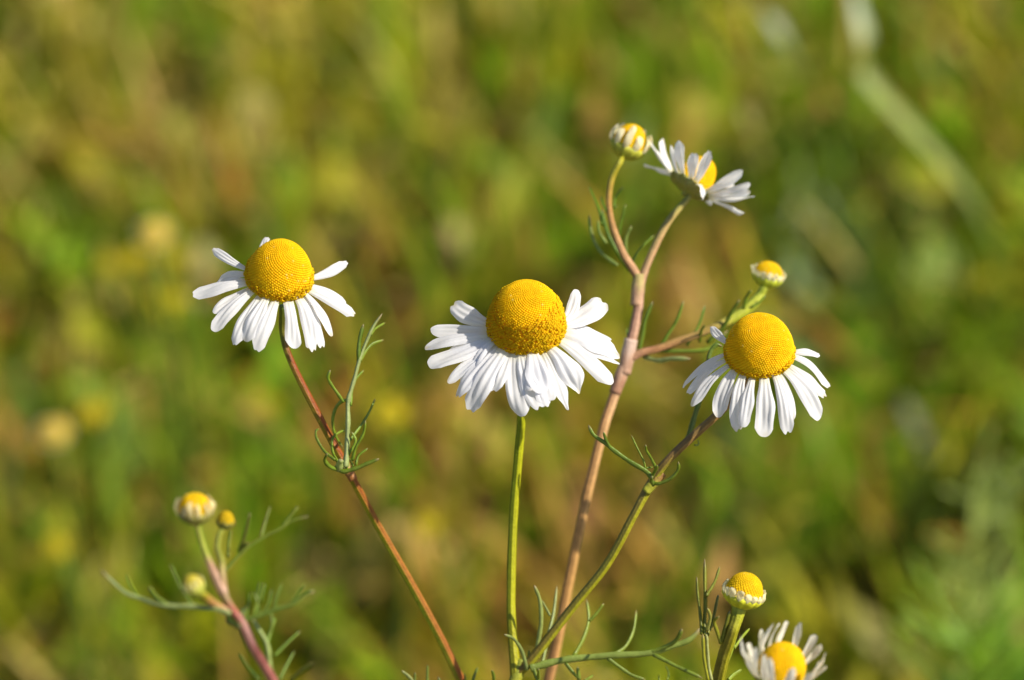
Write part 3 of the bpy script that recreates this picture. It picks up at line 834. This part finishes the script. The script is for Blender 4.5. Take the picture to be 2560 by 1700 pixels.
def bud(parent, base, cf, c, depth, lean, away, R, H, n_pet, plen, pw, rng, cc=CREAM, c_cal=(.17, .19, .02), spread=0.15, label=None, c_top=(.9, .62, .004), skip=None, cal_h=.75, zc=.0):
    """flower bud: yellow dome in a green cup with short cream petals hugging it"""
    px = cf(*c)
    k = (FOCUS + depth) / FOCUS * PX
    O = P(px[0], px[1], depth); fr = frame_from(lean, away); ax, e1, e2 = fr
    mb = MB(); seg = 32; vs, fs, cs = [], [], []
    prof = [(0.16, -cal_h - .06), (.22, -cal_h), (.55, -cal_h * .88), (.85, -cal_h * .55), (1.0, -cal_h * .2), (1.0, .0), (.9, .08)]
    for i, (r, z) in enumerate(prof):
        for j in range(seg):
            a = 2 * math.pi * j / seg
            rr = R * k * r * (1 + .04 * math.cos(a * 12) * (i > 2))
            vs.append(tuple(O + ax * (z * R * k) + (e1 * math.cos(a) + e2 * math.sin(a)) * rr))
            cs.append(mix(c_cal, tuple(q * 1.7 for q in c_cal), .5 + .5 * math.cos(a * 12)))
    for i in range(len(prof) - 1):
        for j in range(seg):
            j2 = (j + 1) % seg
            fs.append((i * seg + j, i * seg + j2, (i + 1) * seg + j2, (i + 1) * seg + j))
    mb.add(vs, fs, cs)
    head = mb.build('flower_bud', M_CALYX, parent, base)
    if label: head['label'] = label
    mb = MB()
    dome(mb, O, fr, R * k * .92, H * k, 420, -1, rng, fine=False, c_top=c_top, c_open=(.86, .66, .01), under=.05)
    mb.build('disc', M_DISC, head)
    for i in range(n_pet):
        if skip and i in skip: continue
        a = 2 * math.pi * (i + rng.uniform(-.15, .15)) / n_pet + .3
        rad = e1 * math.cos(a) + e2 * math.sin(a)
        L = plen * R * k * rng.uniform(.8, 1.2)
        B = O + (rad * 1.0 - ax * .10) * R * k
        sp_ = spread * rng.uniform(.3, 1.7)
        T = B + ax * L * math.cos(sp_ * .8) + rad * L * (math.sin(sp_) - .25 * min(1, plen))
        C_ = B + ax * L * .5 + rad * L * .35
        m2 = MB()
        petal_mesh(m2, B, T, C_, rad, pw * R * k * rng.uniform(.85, 1.15), rng, col=cc, basecol=mix(cc, (.5, .5, .15), .4), notch=0, cup=.35, rows=12, cols=7, wmax=.3, base_w=.75, twist=rng.uniform(-.2, .2))
        m2.build('petal', M_PETAL, head)
    head_children_base(head, base)
    return O - ax * (cal_h * R * k)

bud(pl, base, C_TOP, (505, 330), D3 + .002, 24, 8, 45, 56, 9, 1.15, .42, R3, spread=.15, label='opening bud above the top flower', cc=(.90, .86, .58), c_cal=(.30, .30, .03))
bud(pl, base, C_NODE, (1212, 125), D3 + .004, 16, 14, 40, 36, 16, .55, .38, R3, spread=.3, label='small side bud with stubby petals', cc=(.88, .86, .55), c_cal=(.36, .40, .03))
sp = pts_px(DSP, [(1590, 445, D3), (1583, 460, D3), (1540, 512, D3), (1500, 590, D3), (1477, 655, D3), (1470, 720, D3), (1452, 800, D3), (1438, 850, D3), (1410, 930, D3), (1388, 1000, D3), (1345, 1180, D3 + .002),
                  (1300, 1400, D3 + .006), (1282, 1490, D3 + .008), (1264, 1572, D3 + .01)])
BR = (.46, .26, .12); BR2 = (.30, .15, .07); PK = (.48, .27, .20)
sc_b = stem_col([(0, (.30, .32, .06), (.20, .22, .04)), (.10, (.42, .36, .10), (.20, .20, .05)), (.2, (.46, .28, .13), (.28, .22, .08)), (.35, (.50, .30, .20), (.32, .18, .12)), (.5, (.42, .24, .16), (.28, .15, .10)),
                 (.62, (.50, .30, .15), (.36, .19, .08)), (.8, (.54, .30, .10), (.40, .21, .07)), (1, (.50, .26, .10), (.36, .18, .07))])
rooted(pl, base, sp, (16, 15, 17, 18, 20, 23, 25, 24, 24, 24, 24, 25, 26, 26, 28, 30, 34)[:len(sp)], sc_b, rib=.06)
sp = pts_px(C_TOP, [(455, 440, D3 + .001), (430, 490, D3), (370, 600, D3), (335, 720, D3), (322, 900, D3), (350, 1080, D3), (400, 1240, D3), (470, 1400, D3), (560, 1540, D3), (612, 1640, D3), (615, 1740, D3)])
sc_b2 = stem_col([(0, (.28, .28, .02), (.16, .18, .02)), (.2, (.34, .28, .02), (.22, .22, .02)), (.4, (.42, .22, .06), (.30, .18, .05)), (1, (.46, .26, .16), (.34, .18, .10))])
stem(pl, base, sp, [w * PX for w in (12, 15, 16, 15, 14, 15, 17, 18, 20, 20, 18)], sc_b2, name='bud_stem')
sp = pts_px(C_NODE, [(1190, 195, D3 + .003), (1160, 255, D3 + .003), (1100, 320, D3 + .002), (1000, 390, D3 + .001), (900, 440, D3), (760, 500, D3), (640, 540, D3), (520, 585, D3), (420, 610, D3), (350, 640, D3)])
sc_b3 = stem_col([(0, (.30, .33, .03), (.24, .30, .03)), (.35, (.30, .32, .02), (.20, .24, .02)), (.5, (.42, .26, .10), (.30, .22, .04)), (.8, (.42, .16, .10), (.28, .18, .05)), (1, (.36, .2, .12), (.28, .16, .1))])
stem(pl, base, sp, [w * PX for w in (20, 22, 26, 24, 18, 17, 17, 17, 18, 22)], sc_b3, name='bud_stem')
leaf(pl, base, C_TOP, [
    ([(540, 1560), (420, 1400), (330, 1240), (275, 1080), (250, 955)], 40), ([(258, 1100), (220, 950), (170, 830), (125, 732)], 32), ([(405, 1500), (330, 1450), (250, 1380), (180, 1270), (145, 1150), (130, 1005)], 36, {'pale': .25}),
    ([(300, 1290), (230, 1180), (215, 1060)], 30, {'pale': .2}), ([(300, 980), (260, 900), (240, 825)], 28), ([(300, 995), (350, 950), (402, 915)], 26, {'dark': .4}), ([(365, 960), (390, 830), (462, 735)], 28, {'dark': .1}),
    ([(415, 1260), (440, 1080), (488, 905)], 30), ([(492, 1400), (485, 1250), (545, 1115)], 34, {'pale': .25}), ([(540, 1500), (620, 1350), (770, 1205)], 24)],
    D3 + .002, rng=R3, g1=(.05, .16, .012), g2=(.10, .24, .02))
leaf(pl, base, C_NODE, [
    ([(360, 625), (500, 602), (650, 600), (800, 595), (870, 560), (960, 470)], 26, {'dark': .2}), ([(395, 625), (420, 500), (440, 400), (487, 285)], 24), ([(515, 605), (580, 500), (640, 400), (682, 280)], 24), ([(700, 565), (770, 450), (817, 308)], 22),
    ([(430, 640), (520, 662), (600, 650), (725, 650)], 32, {'pale': .5}), ([(780, 540), (790, 480), (812, 435)], 18), ([(830, 545), (930, 450), (980, 360), (1035, 275)], 24), ([(945, 420), (985, 350), (1020, 290)], 16),
    ([(1060, 330), (1080, 260), (1110, 215)], 20), ([(1110, 320), (1150, 300), (1200, 250)], 16), ([(330, 540), (322, 490), (325, 455)], 16)],
    D3 + .001, rng=R3, g1=(.05, .15, .02), g2=(.10, .22, .02))

node(pl, base, P(*DSP(1471, 668), D3), RIGHT * 0.1 + UP * 1, 28, (.46, .28, .17), (.40, .32, .12))
node(pl, base, P(*DSP(1447, 822), D3), RIGHT * 0.2 + UP * 1, 31, (.40, .24, .16), (.50, .36, .28))
node(pl, base, P(*DSP(1430, 872), D3), RIGHT * 0.35 + UP * 1, 28, (.34, .18, .11), (.48, .30, .20))

# ---- low sprig with three buds
R4 = random.Random(4)
base = ground_pt(-0.022, 0.01)
D4 = -0.038
pl = thing('chamomile_plant', 'low chamomile sprig at the lower left with dull buds, purple stem and wispy leaves', 'chamomile', base, GRP)
bud(pl, base, C_SPRIG, (838, 245), D4, -2, 20, 45, 46, 13, .85, .30, R4, cc=(.80, .72, .38), c_cal=(.16, .15, .03), spread=.05, label='open bud of the low sprig', cal_h=.7)
bud(pl, base, C_SPRIG, (1078, 330), D4 + .006, 8, 15, 23, 28, 9, .4, .35, R4, cc=(.30, .26, .06), c_cal=(.12, .12, .02), spread=.1, label='small closed bud', c_top=(.66, .46, .01))
bud(pl, base, C_SPRIG, (838, 840), D4 - .010, -30, 15, 26, 34, 10, .9, .4, R4, cc=(.74, .70, .26), c_cal=(.34, .36, .05), spread=.1, label='side bud tilted to the left', c_top=(.7, .62, .08))
sp = pts_px(C_SPRIG, [(860, 350, D4), (880, 440, D4), (915, 560, D4), (960, 670, D4), (1000, 760, D4), (1050, 860, D4), (1080, 930, D4), (1140, 1030, D4), (1200, 1110, D4), (1240, 1200, D4), (1290, 1310, D4), (1370, 1440, D4 + .001), (1450, 1575, D4 + .002)])
PKS = (.38, .21, .12); PUR = (.14, .04, .035)
sc_s = stem_col([(0, (.26, .28, .03), (.16, .20, .03)), (.18, (.28, .30, .03), (.12, .16, .02)), (.25, PKS, (.36, .22, .12)), (.42, (.42, .26, .18), (.28, .18, .10)), (.5, (.26, .18, .08), (.14, .12, .04)), (.58, (.32, .08, .05), (.2, .07, .04)),
                 (.7, (.34, .17, .14), (.2, .09, .06)), (.85, PUR, (.16, .08, .05)), (1, (.30, .10, .08), (.2, .09, .06))])
rooted(pl, base, sp, (13, 13, 14, 16, 20, 22, 17, 17, 20, 20, 20, 20, 21, 24, 26, 30)[:len(sp)], sc_s)
sc_g = stem_col([(0, (.16, .18, .02), (.10, .13, .02)), (.6, (.26, .26, .04), (.16, .16, .03)), (1, (.46, .26, .16), (.30, .18, .10))])
stem(pl, base, pts_px(C_SPRIG, [(1070, 370, D4 + .006), (1030, 430, D4 + .005), (1015, 540, D4 + .003), (1045, 640, D4 + .001), (1050, 740, D4), (1065, 860, D4)]), [w * PX for w in (10, 11, 12, 15, 15, 14)], sc_g, name='bud_stem')
stem(pl, base, pts_px(C_SPRIG, [(880, 880, D4 - .009), (920, 920, D4 - .006), (1010, 985, D4 - .001), (1100, 1040, D4)]), [w * PX for w in (18, 18, 16, 18)], sc_b2, name='bud_stem')
leaf(pl, base, C_SPRIG, [
    ([(1120, 1050), (1000, 1010), (900, 1000), (790, 990), (670, 990), (550, 975), (420, 930), (300, 890), (200, 810), (100, 705)], 34, {'pale': .45}), ([(400, 930), (340, 840), (300, 735)], 22), ([(620, 975), (540, 920), (480, 840)], 24),
    ([(820, 990), (760, 900), (700, 790), (645, 660)], 28, {'dark': .2})], D4 - .002, rng=R4, g1=(.05, .14, .03), g2=(.09, .20, .03))
leaf(pl, base, C_SPRIG, [
    ([(1180, 1120), (1260, 1090), (1370, 1050), (1480, 1010), (1600, 970), (1700, 900), (1775, 870)], 36, {'dark': .25}), ([(1340, 1060), (1330, 930), (1345, 800)], 24, {'dark': .2}), ([(1350, 950), (1385, 810)], 22),
    ([(1460, 1020), (1480, 920), (1525, 810)], 24, {'dark': .2}), ([(1600, 970), (1640, 900), (1700, 820)], 26), ([(1230, 1080), (1260, 980), (1270, 880)], 26), ([(1300, 1050), (1330, 960), (1300, 880)], 24), ([(1380, 1040), (1420, 960), (1440, 860)], 20),
    ([(1430, 1040), (1445, 1120), (1430, 1200)], 24), ([(1100, 1100), (1150, 1130), (1200, 1150)], 50, {'dark': .4}), ([(1080, 1040), (1150, 1090), (1230, 1130)], 40, {'dark': .3}), ([(1200, 1090), (1220, 1030), (1250, 1010)], 44, {'pale': .3})], D4, rng=R4, g1=(.04, .12, .02), g2=(.07, .16, .02))
leaf(pl, base, C_SPRIG, [
    ([(1070, 720), (1150, 630), (1250, 530), (1370, 450), (1500, 385), (1600, 320), (1730, 285)], 24), ([(1190, 560), (1230, 430), (1270, 260)], 26, {'dark': .3}), ([(1355, 450), (1390, 330), (1430, 205)], 24, {'dark': .3}),
    ([(1530, 360), (1590, 280), (1645, 210)], 24, {'dark': .1}), ([(1100, 600), (1105, 500), (1125, 390)], 24, {'dark': .2}), ([(1190, 540), (1260, 490)], 26)], D4 + .006, rng=R4, g1=(.05, .12, .02), g2=(.09, .17, .03))
leaf(pl, base, C_SPRIG, [
    ([(1430, 1568), (1420, 1420), (1400, 1280), (1330, 1160), (1290, 1090)], 44, {'pale': .35}), ([(1405, 1280), (1440, 1160), (1470, 1080)], 28), ([(1460, 1380), (1560, 1280), (1665, 1185)], 24),
    ([(1340, 1568), (1250, 1460), (1185, 1360)], 30, {'dark': .3}), ([(1590, 1568), (1680, 1490), (1765, 1435)], 26, {'dark': .2}), ([(1500, 1568), (1560, 1450), (1620, 1340)], 22)], D4 + .004, rng=R4, g1=(.06, .17, .03), g2=(.10, .22, .04))

# ---- bud with a leaf of upright segments, lower right
R5 = random.Random(5)
base = ground_pt(0.022, 0.045)
D5 = -0.006
pl = thing('chamomile_plant', 'chamomile bud with a ring of stubby cream petals beside upright needle leaves', 'chamomile', base, GRP)
bud(pl, base, C_CORNER, (775, 530), D5, 15, 12, 52, 58, 17, .50, .36, R5, cc=(.90, .86, .55), c_cal=(.42, .42, .02), spread=.2, cal_h=.62)
sp = pts_px(C_CORNER, [(728, 640, D5), (718, 720, D5), (690, 830, D5), (650, 950, D5), (600, 1090, D5 + .001), (560, 1200, D5 + .002), (520, 1340, D5 + .003), (465, 1575, D5 + .005)])
sc_5 = stem_col([(0, (.34, .38, .06), (.30, .34, .04)), (.2, (.36, .38, .03), (.22, .24, .02)), (.45, (.32, .30, .015), (.20, .17, .02)), (1, (.28, .26, .015), (.16, .14, .02))])
rooted(pl, base, sp, (36, 30, 26, 25, 26, 27, 27, 28, 28, 30, 34)[:len(sp)], sc_5, rib=.07)
leaf(pl, base, C_CORNER, [
    ([(385, 1575), (350, 1400), (335, 1200), (325, 1050), (300, 980)], 46, {'pale': .45, 'taper': .1}), ([(345, 1575), (300, 1350), (285, 1200), (280, 1000)], 44, {'taper': .1}),
    ([(300, 1020), (300, 850), (310, 640), (305, 420), (303, 80)], 56, {'taper': .3}), ([(265, 1010), (255, 850), (240, 700), (215, 500), (205, 300)], 46), ([(320, 540), (390, 430), (440, 330), (487, 175)], 46),
    ([(335, 1020), (400, 850), (440, 660), (470, 520)], 50, {'dark': .3}), ([(330, 960), (370, 800), (335, 685)], 36, {'pale': .3}), ([(505, 1120), (450, 960), (420, 850), (482, 785)], 38), ([(515, 1100), (560, 920), (612, 715)], 44)],
    D5 + .001, rng=R5, g1=(.05, .10, .012), g2=(.16, .24, .02), tip=(.30, .20, .12))
leaf(pl, base, C_CORNER, [
    ([(500, 1575), (560, 1400), (640, 1200), (720, 900), (750, 760)], 34, {'d': 0}), ([(660, 1180), (770, 1030), (855, 935)], 44), ([(590, 1570), (660, 1500), (755, 1440)], 56)],
    D5 + .008, rng=R5, g1=(.06, .15, .015), g2=(.12, .24, .02))

# ---- half open flower, lower right corner
R6 = random.Random(6)
base = ground_pt(0.034, 0.03)
D6 = -0.026
pl = thing('chamomile_plant', 'half open chamomile flower with creamy upright petals cut by the lower edge of the picture', 'chamomile', base, GRP)
low_petals = [
    ((850, 1400), (728, 1025), 85), ((880, 1330), (835, 1110), 85), ((960, 1180), (1010, 960), 85), ((980, 1150), (1160, 870), 110, {'back': True}), ((1150, 1100), (1330, 865), 110, {'back': True}), ((1080, 1100), (1240, 890), 80, {'back': True}),
    ((1400, 1140), (1500, 885), 80, {'back': True}), ((1500, 1240), (1685, 1035), 85, {'back': True}), ((1570, 1390), (1745, 1140), 90), ((1610, 1560), (1770, 1220), 80), ((1600, 1600), (1760, 1390), 75),
    ((1000, 1680), (1010, 1205), 90), ((1110, 1720), (1055, 1230), 80), ((1240, 1740), (1345, 1370), 85), ((1400, 1720), (1600, 1420), 85), ((860, 1600), (800, 1280), 80), ((930, 1560), (900, 1130), 70), ((1500, 1640), (1670, 1300), 80),
]
flower_head(pl, base, C_CORNER(1240, 1440), D6, 12, 38, 60, 74, low_petals, R6, 420, 0.08, C_CORNER, col=(.92, .89, .76), L0=82, wscale=1.2, fine=False, ringpx=70, droop=-.75,
            petal_kw={'cup': .3, 'notch': 0}, arch=.2, cups=(.4, .9), c_cal=(.2, .22, .03))
p0 = P(*C_CORNER(1230, 1500), D6); 
rooted(pl, base, [p0, p0 + Vector((0, .004, -.012)), p0 + Vector((0, .006, -.03))], (22, 24, 24), sc_5)

# ------------------------------------------------------------------ blurred flowers and blades further back
def at_height(px, py, h):
    return G(px, py, h)

def far_flower(px, py, h, R, kind, label, rng, cat='wildflower', lean=(0, 0), group='blurred yellow wildflowers in the grass'):
    if kind == 'yellow': R *= .84
    p = at_height(px, py, h)
    base = Vector((p.x + rng.uniform(-.008, .008), p.y + .01, 0))
    t = thing('yellow_wildflower' if kind == 'yellow' else 'chamomile_plant', label, cat, base, group)
    mb = MB()
    c = catmull([tuple(base), tuple(base.lerp(p, .5) + Vector((.003, 0, 0))), tuple(p)], 4)
    tube(mb, [q[:3] for q in c], [.0007] * len(c), lambda s, d, a: (.12, .18, .02), sides=6)
    mb.build('stem', M_STEM, t, base)
    ax, e1, e2 = frame_from(rng.uniform(-15, 15), 50)
    mb = MB(); seg = 16
    # small cup below
    vs, cs, fs = [], [], []
    for i, (r, z) in enumerate([(.15, -.5), (.7, -.3), (.95, 0), (.8, .05)]):
        for j in range(seg):
            a = 6.28318 * j / seg
            vs.append(tuple(p + ax * z * R + (e1 * math.cos(a) + e2 * math.sin(a)) * r * R * .8)); cs.append((.14, .2, .03))
    for i in range(3):
        for j in range(seg):
            fs.append((i * seg + j, i * seg + (j + 1) % seg, (i + 1) * seg + (j + 1) % seg, (i + 1) * seg + j))
    mb.add(vs, fs, cs)
    head = mb.build('flower_head', M_CALYX, t, base)
    mb = MB()
    yel = (.70, .56, .01) if kind == 'yellow' else (.85, .66, .10)
    dome(mb, p, (ax, e1, e2), R * (.5 if kind == 'yellow' else .85), R * (.3 if kind == 'yellow' else .9), 160, -1, rng, fine=False, c_top=yel, c_open=yel)
    mb.build('disc', M_DISC, head)
    npet = 6 if kind == 'yellow' else 12
    for i in range(npet):
        a = 6.28318 * i / npet
        rad = e1 * math.cos(a) + e2 * math.sin(a)
        m2 = MB()
        if kind == 'yellow':
            petal_mesh(m2, p + rad * R * .3, p + rad * R * 1.05 + ax * R * .35, p + rad * R * .8 + ax * R * .02, ax, R * 1.0, rng, col=(.58, .46, .01), basecol=(.5, .38, .01), rows=8, cols=5, notch=0)
        else:
            petal_mesh(m2, p + rad * R * .8, p + rad * R * 1.05 + ax * R * .35, p + rad * R * 1.2 + ax * R * .1, ax, R * .5, rng, col=(.80, .74, .45), rows=8, cols=5, notch=0)
        m2.build('petal', M_PETAL, head)
    head_children_base(head, base)
    return t
RF = random.Random(9)
FG = 'blurred yellow wildflowers in the grass'
far_flower(385, 590, .13, .0031, 'cream', 'blurred pale yellow chamomile button above the left cluster of yellow dots', RF, 'chamomile', group='chamomile plants in bloom')
far_flower(135, 1085, .10, .0030, 'cream', 'blurred whitish chamomile button by the left edge beside a yellow dot', RF, 'chamomile', group='chamomile plants in bloom')
far_flower(350, 648, .10, .0030, 'yellow', 'blurred yellow bloom directly under the pale chamomile button', RF)
far_flower(282, 665, .08, .0030, 'yellow', 'dull blurred yellow bloom at the left end of its cluster', RF)
far_flower(448, 650, .08, .0028, 'yellow', 'blurred yellow bloom at the right end of the upper cluster', RF)
far_flower(440, 748, .08, .0031, 'yellow', 'blurred yellow bloom below the cluster, just left of the left chamomile', RF)
far_flower(243, 1035, .09, .0033, 'yellow', 'blurred yellow bloom right of the whitish chamomile button', RF)
far_flower(990, 1035, .11, .0040, 'yellow', 'blurred yellow bloom between the left leaf and the middle flower', RF)
far_flower(1076, 1315, .09, .0031, 'yellow', 'faint yellow bloom just left of the middle green stem', RF)
far_flower(150, 1372, .09, .0026, 'yellow', 'faint orange yellow bloom left of the low budding sprig', RF)
far_flower(2455, 690, .05, .0026, 'yellow', 'faint yellow bloom low in the grass by the right edge', RF)
far_flower(675, 1010, .05, .0026, 'yellow', 'faint yellow bloom behind the left red stem', RF)

def arching_blade(pts, w, col, label, name='grass_blade', cat='grass blade', mat=None):
    """a broad blade: (px, py, height) points, tip first"""
    W = [at_height(x, y, h) for x, y, h in pts]
    base = Vector((W[-1].x, W[-1].y, 0))
    c = catmull([tuple(p) for p in W], 6); m = len(c)
    mb = MB(); vs, fs, cs = [], [], []
    for i in range(m):
        p = Vector(c[i]); t = (Vector(c[min(i + 1, m - 1)]) - Vector(c[max(i - 1, 0)])).normalized()
        sd = t.cross(SUN * .5 - FWD * .5).normalized()
        s = i / (m - 1)
        hw = w / 2 * min(1, .15 + s * 5) 
        n = sd.cross(t).normalized()
        for v in (-1, -.5, 0, .5, 1):
            vs.append(tuple(p + sd * v * hw + n * (abs(v) * w * .22)))
            cs.append(col if not callable(col) else col(s))
    for i in range(m - 1):
        for j in range(4):
            fs.append((i * 5 + j, i * 5 + j + 1, i * 5 + j + 6, i * 5 + j + 5))
    mb.add(vs, fs, cs)
    o = mb.build(name, mat or M_GRASS, None, base)
    o.location = base
    return tag(o, label, cat, 'blurred grass blades behind the flowers')
arching_blade([(2120, -60, .17), (2140, 20, .165), (2160, 110, .16), (2150, 170, .15), (2200, 240, .145), (2310, 360, .13), (2400, 470, .11), (2460, 570, .08), (2500, 680, .04), (2510, 760, 0)], .0032,
              lambda s: mix((.50, .55, .42), (.36, .42, .13), ss(.05, .3, s)) if s < .6 else mix((.36, .42, .13), (.14, .24, .03), ss(.6, 1, s)), 'long pale green blade arching down across the upper right')
arching_blade([(1900, 30, .13), (1950, 90, .12), (1985, 160, .10), (2030, 250, .06), (2060, 330, 0)], .004, lambda s: mix((.50, .52, .40), (.14, .24, .03), ss(.1, .6, s)), 'short pale grass tip left of the long arching blade')
arching_blade([(1840, 270, .10), (1870, 310, .09), (1890, 360, .06), (1900, 420, 0)], .0045, lambda s: (.42, .38, .16), 'stubby pale tan blade right of the half turned flower')
arching_blade([(2530, 960, .10), (2470, 1010, .08), (2450, 1150, .05), (2455, 1300, 0)], .004, lambda s: (.22, .26, .02), 'yellow green blade beside the rusty patch at the right edge')

# feathery shoots at mid distance, lower right
def shoot(px, py, h, size, n, label, rng, g1, g2, lean=0.0):
    top = at_height(px, py, h)
    base = Vector((top.x, top.y + .005, 0))
    t = thing('feathery_shoot', label, 'shoot', base, 'blurred feathery shoots near the right edge')
    mb = MB()
    c = catmull([tuple(base), tuple(base.lerp(top, .6)), tuple(top)], 4)
    tube(mb, [q[:3] for q in c], [.0006] * len(c), lambda s, d, a: g2, sides=6)
    mb.build('stem', M_STEM, t, base)
    mb = MB()
    for i in range(n):
        b = base.lerp(top, rng.uniform(.55, 1.0))
        d = Vector((rng.uniform(-1, 1) + lean, rng.uniform(-.6, .6), rng.uniform(.1, 1.2))).normalized()
        L = size * rng.uniform(.5, 1.1)
        c = catmull([tuple(b), tuple(b + d * L * .5), tuple(b + d * L + Vector((0, 0, L * .15)))], 3)
        col = mix(g1, g2, rng.random())
        tube(mb, [q[:3] for q in c], [.0006 * (1 - .6 * k / len(c)) for k in range(len(c))], lambda s, d_, a: col, sides=5)
    mb.build('leaf', M_LEAF, t, base)
RG = random.Random(12)
shoot(2440, 1215, .13, .012, 40, 'pale green feathery shoot set a little inside the right edge', RG, (.26, .34, .06), (.38, .44, .10))
shoot(2530, 1200, .12, .012, 34, 'pale green feathery shoot touching the right edge', RG, (.22, .30, .06), (.34, .40, .10))
shoot(2440, 1610, .12, .020, 60, 'bright green feathery shoot fanning up near the lower right corner', RG, (.20, .38, .02), (.30, .48, .03))
shoot(2545, 1640, .11, .020, 50, 'darker green feathery shoot in the very corner at lower right', RG, (.12, .28, .02), (.20, .38, .03))
